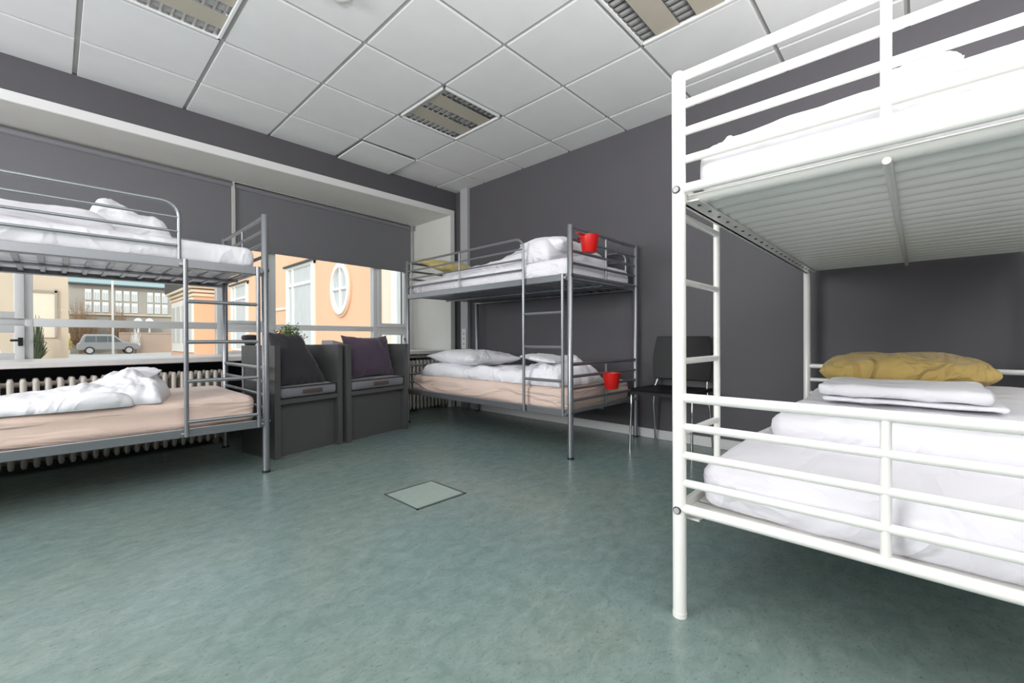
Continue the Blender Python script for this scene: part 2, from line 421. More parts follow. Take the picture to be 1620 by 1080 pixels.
# ------------------------------------------------------------------ window (local s along the glazing)
win = thing('window_1', (0, Y0, 0), rotz=TH, kind='structure')
fr = MB()
def bar(s0, s1, z0, z1, d0=-.035, d1=.035):
    k = .0015 if s1 - s0 > .3 else 0
    fr.box(s0, s1, d0 + k, d1 - k, z0, z1, .004)
ZB, ZT = .655, 2.325
bar(-3.0, 3.32, ZB, .692); bar(-3.0, 3.32, 2.27, ZT)
for a, b in ((-1.45, -1.36), (-.15, -.108), (1.046, 1.082), (1.50, 1.569), (2.712, 2.768), (3.205, 3.32)): bar(a, b, ZB, ZT)
bar(-.11, 1.05, .930, .990); bar(1.565, 2.715, .927, .985)
bar(-1.37, -.15, .935, .985); bar(1.08, 1.51, .932, .985); bar(2.765, 3.21, .935, .98)
fr.build('window_frame', 'frame', win, smooth=30)
def sash(s0, s1, z0, z1, t=.045):
    f = MB()
    for (a, b, c, d) in ((s0, s1, z0, z0 + t), (s0, s1, z1 - t, z1), (s0, s0 + t, z0, z1), (s1 - t, s1, z0, z1)): f.box(a, b, -.052 + (.001 if b - a > t * 1.5 else 0), -.01, c, d, .005)
    o = f.build('window_sash', 'frame', win, smooth=30)
    p = MB().box(s0 + t - .004, s1 - t + .004, -.022, -.018, z0 + t - .004, z1 - t + .004).build('glass_pane', 'glass', o)
    return o
sash(-1.36, -.150, .69, .937, .052); sash(-1.36, -.150, .985, 2.27, .05)
sash(1.082, 1.50, .69, .934, .03); sash(1.082, 1.50, .985, 2.27, .03)
sash(2.768, 3.205, .69, .937, .052); sash(2.768, 3.205, .98, 2.27, .05)
for (a, b, c, d) in ((-.108, 1.046, .692, .93), (-.108, 1.046, .99, 2.27), (1.569, 2.712, .692, .927), (1.569, 2.712, .985, 2.27)):
    MB().box(a, b, -.003, .003, c, d).build('glass_pane', 'glass', win)
for s in (-.172, 3.18):
    h = MB().box(s - .012, s + .012, -.062, -.052, .79, .85, .003).cyl((s, -.052, .83), (s, -.085, .83), .008).box(s - .05, s + .01, -.095, -.08, .822, .838, .004)
    h.build('window_handle', 'cap', win, smooth=40)
sl = MB(); z0, z1 = .655, .695
def sy(x): return 3.985 + .055 * x
poly = [(-2.6, sy(-2.6)), (3.385, sy(3.385)), (3.385, YW - .007), (3.312, YW - .007), (3.312, 4.94), (-2.6, 4.50)]
sl.prism(poly, 'z', z0, z1)
struct(sl.build('window_sill', 'sill', bevel=.006))

# roller blinds
def blind(s0, s1, label):
    t = thing('roller_blind', (0, Y0, 0), label, 'blind', rotz=TH)
    MB().box(s0, s1, -.086, -.082, 1.712, 2.275).build('blind_fabric', 'blind', t)
    MB().box(s0, s1, -.092, -.074, 1.700, 1.716, .004).build('bottom_bar', 'blind', t, smooth=40)
    MB().cyl((s0, -.082, 2.292), (s1, -.082, 2.292), .026, 20).build('roller_tube', 'cassette', t, smooth=60)
    for q in (s0 - .008, s1): MB().box(q, q + .008, -.115, -.05, 2.262, 2.326, .003).build('bracket', 'chain', t)
    return t
blind(-2.5, 1.163, 'long dark grey roller blind behind the left bunk bed, lowered halfway')
rb = blind(1.175, 3.243, 'dark grey roller blind above the window beside the white reveal')
MB().box(1.152, 1.184, -.104, -.094, 1.70, 2.30, .003).build('blind_guide', 'chain', rb)
MB().box(1.175, 3.243, -.12, -.112, 2.318, 2.326).build('blind_valance', 'chain', rb)

# ------------------------------------------------------------------ ceiling fittings
def fitting(x0, y0, label):
    t = thing('ceiling_light', (x0 + .3, y0 + .3, H), label, 'ceiling light', 'square recessed louvre ceiling lights')
    f = MB(); a = .288
    for (p, q, r, s) in ((-a, a, -a, -a + .016), (-a, a, a - .016, a), (-a, -a + .016, -a, a), (a - .016, a, -a, a)): f.box(p, q, r, s, -.006, .016, .002)
    f.build('light_frame', 'tile', t)
    MB().box(-a, a, -a, a, .075, .08).build('light_housing', 'louvre_back', t)
    for y in (-.118, .118):
        MB().box(-a + .016, a - .016, y - .073, y + .073, .004, .012, .003).build('light_panel', 'lamp_panel', t)
    for y in (-.232, 0, .232):
        l = MB(); hw = .040 if y else .045
        n = 10
        # curved side reflectors
        for sd in (-1, 1):
            pr = [(sd * hw, 0), (sd * hw * .8, .025), (sd * hw * .5, .042), (sd * hw * .5, .046), (sd * hw * .86, .028), (sd * hw + sd * .003, 0)]
            l.prism([(y + p, q + .004) for p, q in pr], 'x', -a + .016, a - .016)
        lo = l.build('louvre_strip', 'louvre', t)
        c = MB()
        for k in range(11):
            x = -.25 + k * .05
            c.prism([(x - .006, .004), (x + .006, .004), (x + .0015, .04), (x - .0015, .04)], 'y', y - hw, y + hw)
        c.build('louvre_blade', 'louvre', lo)
        MB().cyl((-a + .02, y, .058), (a - .02, y, .058), .008, 10).build('lamp_tube', 'tile', lo)
    return t
fitting(GX + .6, GY + .6, 'recessed louvre ceiling light in the middle of the room, fully in view')
fitting(GX - 1.2, GY + .6, 'recessed louvre ceiling light cut by the top edge at the left')
fitting(GX + .6, GY - 1.2, 'recessed louvre ceiling light nearest the white bunk bed, partly in view')
sd = MB().lathe([(.0, -.001), (.05, -.001), (.052, -.012), (.040, -.032), (.022, -.045), (0.001, -.048)], (1.03, 2.175, H)).build('smoke_detector', 'socket', smooth=50)
tag(sd, 'small round white detector on a ceiling tile at the top edge', 'smoke detector')

# corner trunking with socket
struct(MB().box(XR - .045, XR, 3.905, 4.035, 0, H, .004).build('trim_3', 'duct'))
sk = thing('power_socket', (XR - .045, 3.965, .83), 'white power socket plate on the grey trunking in the corner', 'socket')
MB().box(-.010, 0, -.04, .04, -.12, .12, .004).build('socket_plate', 'socket', sk)
for z in (-.06, 0, .06): MB().cyl((-.013, 0, z), (-.009, 0, z), .014, 16).build('socket_outlet', 'duct', sk)

# ------------------------------------------------------------------ radiators
def radiator(x0, x1, label):
    t = thing('radiator', ((x0 + x1) / 2, sy((x0 + x1) / 2) + .10, 0), label, 'radiator', rotz=math.atan(.055))
    n = int((x1 - x0) / .0535); L = (x1 - x0)
    s = MB()
    for cy in (-.045, .045):
        s.cyl((-0.024, cy, .05), (-0.024, cy, .57), .0160, 10); s.cyl((-.024, cy, .032), (-.024, cy, .05), .010, 10, .0160); s.cyl((-.024, cy, .57), (-.024, cy, .588), .0160, 10, .010)
    s.box(-.036, -.012, -.045, .045, .535, .565, .006); s.box(-.036, -.012, -.045, .045, .055, .085, .006)
    s.cyl((-.053, .02, .55), (.003, .02, .55), .016, 12); s.cyl((-.053, .02, .07), (.003, .02, .07), .016, 12)
    first = s.build('radiator_section', 'rad', t, smooth=50)
    first.location = (-L / 2 + .03, 0, 0)
    for k in range(1, n):
        c = first.copy(); COL.objects.link(c); c.parent = t; c.location = (-L / 2 + .03 + k * .0535, 0, 0)
    for x in (-L / 2 + .06, L / 2 - .1): MB().box(x - .015, x + .015, -.03, .03, 0, .06, .004).build('radiator_foot', 'rad', t)
    return t
radiator(-1.32, .99, 'long cream column radiator behind the left bunk bed under the window')
radiator(2.05, 3.36, 'cream column radiator in the corner beside the far bunk bed')

# ------------------------------------------------------------------ bunk beds (local: y = length from ladder end, x = width from ladder side)
BL, BW, HB = 1.983, .928, 1.605
ZU, ZL_ = 1.262, .322
def bunk(name, m, label, loc, rotz, rungs, white=False):
    t = thing(name, loc, label, 'bunk bed', rotz=rotz)
    rp = .0195
    posts = [(0, 0), (BW, 0), (0, BL), (BW, BL)]
    for x, y in posts:
        pr = [(.001, -.0), (rp, 0), (rp, HB - .006), (rp - .005, HB), (.001, HB + .001)]
        p = MB().lathe([(r, z + (0.012 if i < 2 else 0)) for i, (r, z) in enumerate(pr)], (x, y, 0), 20).build('post', m, t, smooth=50)
        MB().cyl((x, y, 0), (x, y, .014), rp + (.001 if white else .004), 20).build('foot_cap', m if white else 'cap', p, smooth=50)
        dx = -1 if x == 0 else 1; dy = -1 if y == 0 else 1
        for z in (ZU, ZL_):
            zz = z - .004
            MB().cyl((x, y + dy * .016, zz), (x, y + dy * .0205, zz), .0115, 16).build('bolt_washer', 'cap', p, smooth=50)
            MB().cyl((x, y + dy * .018, zz), (x, y + dy * .0235, zz), .0085, 16).build('bolt', 'screw' if not white else 'duct', p, smooth=50)
    re = .0105 if not white else .0115
    for y in (0, BL):
        for z, r in ((1.590, re * 1.2), (1.508, re), (1.428, re), (1.346, re), (ZU, .014), (.648, re * 1.2), (.563, re), (.480, re), (.398, re), (ZL_, .014)):
            MB().cyl((.012, y, z), (BW - .012, y, z), r, 14).build('end_rail', m, t, smooth=60)
        for za, zb in ((ZU, 1.59), (ZL_, .648)):
            MB().cyl((BW / 2, y, za), (BW / 2, y, zb), .0085 if not white else .0105, 12).build('end_strut', m, t, smooth=60)
    for x, sg in ((0, 1), (BW, -1)):
        for z in (ZU, ZL_):
            s = MB().box(x - .011, x + .011, .012, BL - .012, z - .036, z + .012, .003)
            s.box(min(x, x + sg * .05), max(x, x + sg * .05), .02, BL - .02, z - .036, z - .031)
            s.build('side_rail', m, t)
    # guard rails
    def guard(x, a0, tp, struts):
        gd = MB(); R = .075; zt = tp
        pts = [(x, a0, ZU)] + [(x, a0, zt - R)] + [(x, a0 + R * (1 - math.cos(k * PI / 12)), zt - R + R * math.sin(k * PI / 12)) for k in range(1, 7)] + [(x, BL - .012, zt)]
        gd.tube(pts, .0095, 12)
        for z in (zt - .08, zt - .158, zt - .235): gd.cyl((x, a0 + .004, z), (x, BL - .01, z), .0075, 10)
        for a in struts: gd.cyl((x, a, ZU), (x, a, zt), .0075, 10)
        return gd.build('guard_rail', m, t, smooth=60)
    guard(-.002, .428, 1.580, (1.175, BL - .07))
    guard(BW + .002, .09, 1.560, (1.0, 1.9))
    # ladder on the outer side
    ld = MB()
    for a in (.046, .405):
        ld.cyl((-.026, a, ZL_ - .03), (-.026, a, ZU + .01), .0115, 14)
    lo = ld.build('ladder', m, t, smooth=60)
    for z in rungs: MB().cyl((-.026, .046, z), (-.026, .405, z), .0105, 12).build('ladder_rung', m, lo, smooth=60)
    if white: MB().cyl((-.026, .046, 1.205), (-.026, .405, 1.205), .0115, 12).build('ladder_rung', m, lo, smooth=60)
    for a in (.03, .42):
        for z in (ZL_ - .02, ZU - .02): MB().box(-.030, .0, a - .012, a + .012, z - .008, z + .012, .003).build('ladder_bracket', 'screw' if not white else m, lo)
    # slats
    for z in (ZU, ZL_):
        n = 22
        for k in range(n):
            a = .07 + k * (BL - .14) / (n - 1); s = MB()
            if white:
                hw = .034; zz = z - .012
                pr = [(a + hw * math.cos(q), zz - .019 * math.sin(q)) for q in [PI * i / 8 for i in range(9)]]
                pr += [(a - hw + .003, zz + .004), (a + hw - .003, zz + .004)]
                s.prism(pr, 'x', .012, BW - .012)
                s.build('bed_slat', m, t, smooth=35)
            else:
                s.box(.01, BW - .01, a - .011, a + .011, z - .024, z - .012, .002); s.build('bed_slat', m, t)
        cz = z - .030 if not white else z - .037
        MB().cyl((BW / 2, .3 if white and z == ZL_ else .03, cz), (BW / 2, BL - .03, cz), .009 if not white else .0085, 12).build('centre_beam', m, t, smooth=60)
        if white:
            for x in (.034, BW - .034):
                h = MB()
                for k in range(n):
                    a = .07 + k * (BL - .14) / (n - 1)
                    h.cyl((x, a, z - .0385), (x, a, z - .0355), .0055, 8)
                h.build('slat_rivets', 'cap', t)
    return t
bunk('bunk_bed', 'silver', 'silver metal bunk bed with ladder in front of the window at the left', (.903, 2.97, 0), PI / 2, (.372, .598, .815, 1.040))
bunk('bunk_bed', 'silver', 'silver metal bunk bed against the dark wall with red cups on its end rails', (2.424, 1.743, 0), 0, (.532, .768, 1.008))
bunk('bunk_bed', 'white', 'large white metal bunk bed at the right, nearest the camera', (1.272, .521, 0), -PI / 2, (.525, .751, 1.002), white=True)

# bedding is written in each bed's own frame through these transforms
def bedm(loc, rz): return Matrix.Translation(loc) @ Matrix.Rotation(rz, 4, 'Z')
ML = bedm((.903, 2.97, 0), PI / 2); MBm = bedm((2.424, 1.743, 0), 0); MW = bedm((1.272, .521, 0), -PI / 2)
def mattress(Mx, z0, z1, m, label, seed, a0=.035, b0=.022, r=.05, wr=.0025, end=None, an=(1, 1, 2.2), st=.04, ws=5):
    mb = MB(); softbox(mb, b0, BW - b0, a0, (end or BL - .03), z0, z1, r, st, wr, ws, seed, mtx=Mx, an=an, zs=.02)
    o = mb.build('mattress', m, smooth=180); return tag(o, label, 'mattress')
UB = ZU - .011; LB = ZL_ - .011
mattress(ML, UB, 1.395, 'linen', 'white mattress on the upper bunk of the left silver bed', 1, a0=.045)
mattress(ML, LB, .487, 'pink', 'peach mattress on the lower bunk of the left silver bed', 2, a0=.05, r=.045, wr=.005, an=(.5, .5, 3.5), ws=4)
mattress(MBm, UB, 1.40, 'linen2', 'white mattress on the upper bunk of the far silver bed', 3)
mattress(MBm, LB, .482, 'pink', 'peach mattress on the lower bunk of the far silver bed by the wall', 4, r=.055, wr=.006, an=(.5, .5, 3.5), ws=4)
mattress(MW, UB, 1.405, 'linen', 'white mattress on the upper bunk of the large white bed', 5, a0=.05, b0=.03, r=.05)
mattress(MW, LB, .462, 'linen2', 'white mattress with a creased sheet on the lower bunk of the white bed', 6, a0=.05, b0=.035, r=.055, wr=.0055, st=.022, an=(1.3, .5, 2.2), ws=5)

def finish(mb, name, m, label, cat, sub=0): return tag(mb.build(name, m, smooth=180, subsurf=sub), label, cat)
def gauss(x, c, w): return math.exp(-((x - c) / w) ** 2)
# -- left bed, lower: duvet lying flat with a crumpled end
mb = MB()
cover(mb, [(-1.04, 2.985), (.28, 2.975), (.36, 3.66), (-1.04, 3.72)], .485,
      lambda s, t, p: .03 + .022 * gauss(t, .45, .3) + .035 * gauss(s, .85, .15), 110, 60, edge=.05, seed=2, wr=.017, ws=4.5, dirw=(.6, 1.8))
cover(mb, [(.02, 3.05), (.40, 2.995), (.50, 3.40), (.10, 3.58)], .486,
      lambda s, t, p: .085 + .07 * gauss(s, .55, .3) * gauss(t, .6, .4), 70, 70, edge=.16, seed=5, wr=.034, ws=7)
pillow(mb, .34, .26, .075, RT((.235, 3.30, .585), rz=.5, ry=-.38), seed=4, wr=.010, pinch=-.1)
finish(mb, 'duvet', 'linen', 'crumpled white duvet on the lower bunk of the left bed', 'duvet')
# -- left bed, upper: duvet and folded pillow
mb = MB()
cover(mb, [(-1.05, 3.03), (.22, 3.05), (.30, 3.78), (-1.05, 3.80)], 1.393,
      lambda s, t, p: .06 + .05 * gauss(t, .4, .35) + .03 * gauss(s, 0, .5), 100, 60, edge=.08, seed=8, wr=.017, ws=4.5, dirw=(.6, 1.6))
finish(mb, 'duvet', 'linen2', 'white duvet along the upper bunk of the left bed', 'duvet')
mb = MB()
cover(mb, [(.12, 3.12), (.47, 3.10), (.53, 3.62), (.10, 3.66)], 1.395,
      lambda s, t, p: .10 + .13 * gauss(s, .30, .38) * gauss(t, .6, .6), 70, 70, edge=.22, seed=12, wr=.024, ws=7)
finish(mb, 'pillow', 'linen', 'bunched white pillow on top of the left bed behind the guard rail', 'pillow')
# -- far bed, upper
mb = MB()
cover(mb, [(2.47, 1.98), (3.30, 1.95), (3.30, 3.25), (2.50, 3.30)], 1.398,
      lambda s, t, p: .05 + .12 * gauss(t, .05, .32), 60, 90, edge=.08, seed=15, wr=.02, ws=5)
finish(mb, 'duvet', 'linen2', 'white duvet heaped at the ladder end of the far upper bunk', 'duvet')
mb = MB(); pillow(mb, .44, .40, .15, RT((2.76, 2.12, 1.550), rz=.1, rx=.06), seed=7, wr=.010, pinch=.05)
finish(mb, 'pillow', 'linen', 'white pillow on the far upper bunk beside the upper red cup', 'pillow')
mb = MB(); pillow(mb, .66, .46, .11, RT((2.84, 3.50, 1.560), rz=.05, rx=.30), seed=9, wr=.010)
finish(mb, 'pillow', 'yellow2', 'yellow pillow at the window end of the far upper bunk', 'pillow')
# -- far bed, lower
mb = MB()
cover(mb, [(2.47, 2.10), (3.20, 2.12), (3.25, 3.55), (2.47, 3.58)], .481,
      lambda s, t, p: .075 + .03 * gauss(s, .2, .3), 60, 110, edge=.06, seed=18, wr=.018, ws=5)
cover(mb, [(2.46, 1.86), (3.0, 1.84), (3.02, 2.36), (2.46, 2.34)], .481,
      lambda s, t, p: .09 + .12 * gauss(s, .55, .35) * gauss(t, .45, .4), 70, 70, edge=.18, seed=21, wr=.034, ws=7)
pillow(mb, .40, .30, .05, RT((2.66, 2.13, .672), rz=.25, rx=.14), seed=31, wr=.008, pinch=-.05)
finish(mb, 'duvet', 'linen', 'crumpled white duvet on the far lower bunk behind the ladder', 'duvet')
mb = MB(); pillow(mb, .56, .80, .15, RT((2.80, 3.18, .648), rz=-.1, rx=.02), seed=11, wr=.012)
finish(mb, 'pillow', 'linen', 'plump white pillow on the far lower bunk by the window corner', 'pillow')
# -- white bed, lower
mb = MB()
softbox(mb, 1.70, 3.05, -.36, .385, .458, .585, .055, .05, .008, 4, 41, sag=lambda x, y, k: k * (-.02 + .03 * max(0, x - 1.8)))
finish(mb, 'duvet', 'linen', 'thick folded white duvet on the lower bunk of the white bed', 'duvet')
mb = MB()
softbox(mb, 2.02, 2.40, -.20, .275, .585, .603, .009, .03, .003, 8, 44)
softbox(mb, 2.00, 2.42, -.17, .29, .606, .650, .02, .03, .004, 8, 43)
finish(mb, 'folded_sheet', 'linen', 'folded white sheet lying in front of the mustard pillow', 'bed linen')
mb = MB(); pillow(mb, .46, .565, .165, RT((2.66, .068, .672), rz=.04), n=60, seed=13, wr=.010, ws=6, pinch=.03, flat=.36)
finish(mb, 'pillow', 'yellow', 'mustard yellow pillow on the lower bunk of the white bed', 'pillow')
# -- white bed, upper
mb = MB()
cover(mb, [(1.34, -.36), (3.1, -.37), (3.1, .43), (1.36, .44)], 1.403,
      lambda s, t, p: .03 + .06 * min(1, s * 3), 110, 60, edge=.05, seed=51, wr=.013, ws=4)
finish(mb, 'duvet', 'linen2', 'white duvet on the upper bunk of the large white bed', 'duvet')
mb = MB(); pillow(mb, .34, .20, .13, RT((1.86, .0, 1.60), rz=.0, ry=-.75), seed=17, wr=.012)
finish(mb, 'pillow', 'linen', 'white pillow standing up behind the duvet of the upper white bunk', 'pillow')

# ------------------------------------------------------------------ red cups
def cup(loc, rz, label, hook=True):
    t = thing('red_cup', loc, label, 'cup', 'red plastic cups hung on the far bunk', rotz=rz); t.scale = (.8, .8, .8)
    pr = [(.001, 0), (.056, 0), (.060, .004), (.081, .140), (.084, .142), (.084, .146), (.078, .146), (.056, .008), (.001, .008)]
    MB().lathe(pr, (0, 0, 0), 32).build('cup_body', 'red', t, smooth=40)
    MB().box(-.175, -.075, -.014, .014, .134, .142, .002).build('cup_handle', 'red', t)
    if hook: MB().box(-.012, .012, .07, .115, .136, .142, .002).box(-.012, .012, .109, .115, .10, .142, .002).build('cup_hook', 'red', t)
    return t
cup((2.515, 1.648, 1.412), 0, 'red plastic cup with side handle on the upper end rail of the far bunk')
cup((2.805, 1.650, .456), -PI / 2, 'red plastic cup hanging from the lower end rail of the far bunk', False)

# ------------------------------------------------------------------ boxy lounge chairs
def armchair(loc, rz, Wd, D, label):
    t = thing('lounge_chair', loc, label, 'armchair', 'charcoal panel lounge chairs', rotz=rz)
    th = .042; Hh = .785
    for x in (0, Wd - th): MB().box(x, x + th, 0, D, 0, Hh, .0015).build('side_panel', 'panel', t)
    MB().box(th, Wd - th, D - .03, D, 0, Hh, .0015).build('back_panel', 'panel', t)
    MB().box(th, Wd - th, .008, D - .03, .372, .408, .002).build('seat_board', 'panel', t)
    MB().box(th, Wd - th, .055, .075, 0, .372).build('kick_panel', 'panel', t)
    return t
def seat_cushion(loc, rz, Wd, D, label):
    c = thing('seat_cushion', loc, label, 'cushion', 'grey seat cushions on the lounge chairs', rotz=rz)
    th = .042
    mb = MB(); softbox(mb, th + .006, Wd - th - .006, .0, D - .04, .409, .495, .022, .04, .004, 6, 3)
    mb.build('cushion_body', 'seatpad', c, smooth=180)
    xa, xb = th + .010, Wd - th - .010
    MB().tube([(xa, .012, .487), (xa, .004, .489), (Wd / 2, .001, .490), (xb, .004, .489), (xb, .012, .487)], .0035, 8).build('piping', 'piping', c, smooth=60)
    MB().tube([(xa, .004, .415), (Wd / 2, .0, .415), (xb, .004, .415)], .0035, 8).build('piping', 'piping', c, smooth=60)
    MB().box(Wd / 2 - .07, Wd / 2 + .09, -.010, -.003, .438, .466, .003).build('leather_handle', 'leather', c)
RZ = .21
armchair((1.035, 3.22, 0), RZ, .545, .43, 'charcoal box armchair next to the left bunk bed, with the near-black cushion')
seat_cushion((1.035, 3.22, 0), RZ, .545, .43, 'grey seat cushion with leather tag under the near-black pillow')
armchair((1.60, 3.325, 0), RZ - .02, .66, .46, 'charcoal box armchair nearer the corner, with the plum cushion')
seat_cushion((1.60, 3.325, 0), RZ - .02, .66, .46, 'grey seat cushion with leather tag under the plum pillow')
mb = MB(); pillow(mb, .50, .40, .17, RT((1.935, 3.60, .672), rz=RZ - .02, rx=1.30), n=40, seed=21, wr=.014, ws=6, pinch=.15)
finish(mb, 'throw_pillow', 'plum', 'plum purple throw pillow propped in the armchair nearer the corner', 'cushion')
mb = MB(); pillow(mb, .42, .43, .15, RT((1.285, 3.45, .672), rz=RZ + .05, rx=1.2, ry=.06), n=40, seed=23, wr=.012, ws=6, pinch=.08, taper=.42)
finish(mb, 'throw_pillow', 'plum2', 'near-black throw pillow leaning in the armchair beside the left bunk', 'cushion')

# plant and things on the sill
pt = thing('potted_plant', (1.585, 4.50, .695), 'small leafy green plant in a white pot on the window sill', 'plant')
MB().lathe([(.001, 0), (.045, 0), (.062, .11), (.066, .115), (.06, .12), (.055, .10), (.001, .098)], (0, 0, 0), 24).build('pot', 'pot', pt, smooth=50)
lf = MB(); st = MB(); rnd = random.Random(4)
for k in range(80):
    an = rnd.uniform(0, 2 * PI); el = rnd.uniform(.3, 1.35); ln = rnd.uniform(.09, .21)
    d = Vector((math.cos(an) * math.cos(el), math.sin(an) * math.cos(el), math.sin(el))); base = Vector((0, 0, .10))
    tip = base + d * ln; st.cyl(base, tip, .0014, 5)
    for q in range(11):
        c = base.lerp(tip, .3 + .7 * q / 10); a2 = rnd.uniform(0, 2 * PI); e2 = rnd.uniform(-.3, .9)
        v = Vector((math.cos(a2) * math.cos(e2), math.sin(a2) * math.cos(e2), math.sin(e2))); sd_ = v.cross(Vector((rnd.random(), rnd.random(), 1))).normalized()
        l_ = rnd.uniform(.018, .032)
        lf.quad(c, c + v * l_ * .5 + sd_ * l_ * .3, c + v * l_, c + v * l_ * .5 - sd_ * l_ * .3)
lf.build('leaves', 'leaf', pt); st.build('stems', 'leaf', pt)
bt = thing('dark_bowl', (1.20, 4.35, .695), 'small dark bowl-shaped item on the sill behind the bunk ladder', 'bowl')
MB().lathe([(.001, 0), (.045, 0), (.045, .006), (.01, .012), (.006, .08), (.001, .08)], (0, 0, 0), 20).build('bowl_foot', 'cap', bt, smooth=40)
MB().lathe([(.02, .07), (.035, .075), (.070, .15), (.062, .172), (.02, .18), (.001, .18)], (0, 0, 0), 24).build('bowl_body', 'cap', bt, smooth=40)
mb = MB(); softbox(mb, -.12, .10, -.09, .09, 0, .125, .012, .03, .002, 6, 2, sag=lambda x, y, k: -k * .22 * (x + .11), mtx=RT((2.02, 4.42, .697), rz=.2))
finish(mb, 'folded_cloth', 'lilac', 'lilac grey folded cloth on the sill behind the gap between the armchairs', 'cloth')

# ------------------------------------------------------------------ black chair by the wall
ch = thing('side_chair', (3.15, 1.35, 0), 'black plastic chair with chrome legs against the dark wall', 'chair')
# local frame: front is -x
mb = MB(); nx, ny = 14, 14; T = {}; 
for i in range(nx + 1):
    for j in range(ny + 1):
        s, t_ = i / nx, j / ny
        x = -.20 + .41 * s; y = (-.235 + .47 * t_) * (1 - .05 * s)
        z = .452 - .022 * math.sin(PI * t_) * math.sin(PI * min(1, s * 1.1)) - .02 * (1 - min(1, s / .12)) ** 2
        T[i, j] = (x, y, z)
vt = {k: mb.bm.verts.new(v) for k, v in T.items()}; vb = {k: mb.bm.verts.new((v[0], v[1], v[2] - .022)) for k, v in T.items()}
def skin(mb, vt, vb, nx, ny):
    for i in range(nx):
        for j in range(ny):
            mb.bm.faces.new((vt[i, j], vt[i + 1, j], vt[i + 1, j + 1], vt[i, j + 1])); mb.bm.faces.new((vb[i, j], vb[i, j + 1], vb[i + 1, j + 1], vb[i + 1, j]))
    for i in range(nx):
        for j in (0, ny): mb.bm.faces.new((vt[i, j], vt[i + 1, j], vb[i + 1, j], vb[i, j]))
    for j in range(ny):
        for i in (0, nx): mb.bm.faces.new((vt[i, j], vt[i, j + 1], vb[i, j + 1], vb[i, j]))
skin(mb, vt, vb, nx, ny); mb.build('seat', 'black', ch, smooth=50)
mb = MB(); T = {}
for i in range(nx + 1):
    for j in range(ny + 1):
        s, t_ = i / nx, j / ny
        z = .505 + .335 * s
        wdt = .215 + .018 * math.sin(PI * min(1, s * 1.0)) - .012 * s
        y = -wdt + 2 * wdt * t_
        x = .165 + .035 * s + .022 * (1 - (2 * t_ - 1) ** 2)
        rr = .03; 
        T[i, j] = (x, y, z)
vt = {k: mb.bm.verts.new(v) for k, v in T.items()}; vb = {k: mb.bm.verts.new((v[0] + .012, v[1], v[2])) for k, v in T.items()}
skin(mb, vt, vb, nx, ny); mb.build('backrest', 'black', ch, smooth=50, bevel=.004)
for sy_ in (-1, 1):
    y = sy_ * .225
    MB().tube([(-.205, y * 1.01, 0), (-.19, y, .30), (-.185, y, .425), (-.16, y * .96, .434), (.10, y * .93, .434)], .0085, 10).build('leg', 'chrome', ch, smooth=60)
    MB().tube([(.215, y * 1.0, 0), (.17, y * .97, .30), (.155, y * .90, .434), (.205, y * .84, .53), (.232, y * .84, .70)], .0085, 10).build('leg', 'chrome', ch, smooth=60)
    MB().tube([(.10, y * .93, .434), (.145, y * .95, .434)], .0085, 10).build('seat_tube', 'chrome', ch, smooth=60)

# floor hatch
ht = thing('floor_hatch', (1.352, 1.92, 0), 'square floor hatch with metal edging set in the green floor', 'floor hatch')
MB().box(-.145, .145, -.145, .145, 0, .0015).build('hatch_lid', mat('hatch_linoleum', (.30, .37, .34), .3, var=.06, vscale=30), ht)
f = MB()
for (a, b, c, d) in ((-.155, .155, -.155, -.140), (-.155, .155, .147, .155), (-.155, -.147, -.155, .155), (.147, .155, -.155, .155)): f.box(a, b, c, d, 0, .0025)
f.build('hatch_edging', mat('hatch_metal', (.10, .115, .11), .4, metal=.4), ht)

# ------------------------------------------------------------------ outside
ZG = -.4
st_ = MB().box(-60, 90, 5.7, 90, ZG - .2, ZG).build('ground', 'asphalt'); struct(st_)
# peach wing
pb = thing('building', (6, 18, ZG), 'peach rendered building with tall white windows and an oval window', 'building')
def ext(mb, name, m, parent, smooth=None):
    o = mb.build(name, m, None, smooth); o.parent = parent; o.location = -parent.location; return o
ext(MB().box(6, 12, 9.05, 34, ZG, 7.5), 'wall', 'peach', pb)
ext(MB().box(5.026, 6.3, 27.5, 34, ZG, 3.55), 'bay_wall', 'peach', pb)
ext(MB().box(4.99, 6.0, 27.45, 34, ZG, .15), 'plinth', 'plinth', pb)
c = MB()
for z, e in ((3.62, .30), (3.42, .18), (3.22, .10)): c.box(5.026 - e, 6.2, 27.5 - e, 34, z - .06, z + .06)
ext(c, 'cornice', 'cream', pb)
ext(MB().prism([(27.1, 3.68), (34, 3.68), (34, 4.6)], 'x', 4.7, 6.2), 'bay_roof', 'darkroof', pb)
for ya, yb in ((27.9, 28.9), (29.3, 30.4), (30.8, 31.9), (32.3, 33.3)):
    ext(MB().box(4.96, 5.03, ya - .2, yb + .2, .2, 3.1), 'column_panel', 'extwhite', pb)
    ext(MB().box(4.94, 4.97, ya, yb, .7, 2.8), 'window_pane', 'curtain', pb)
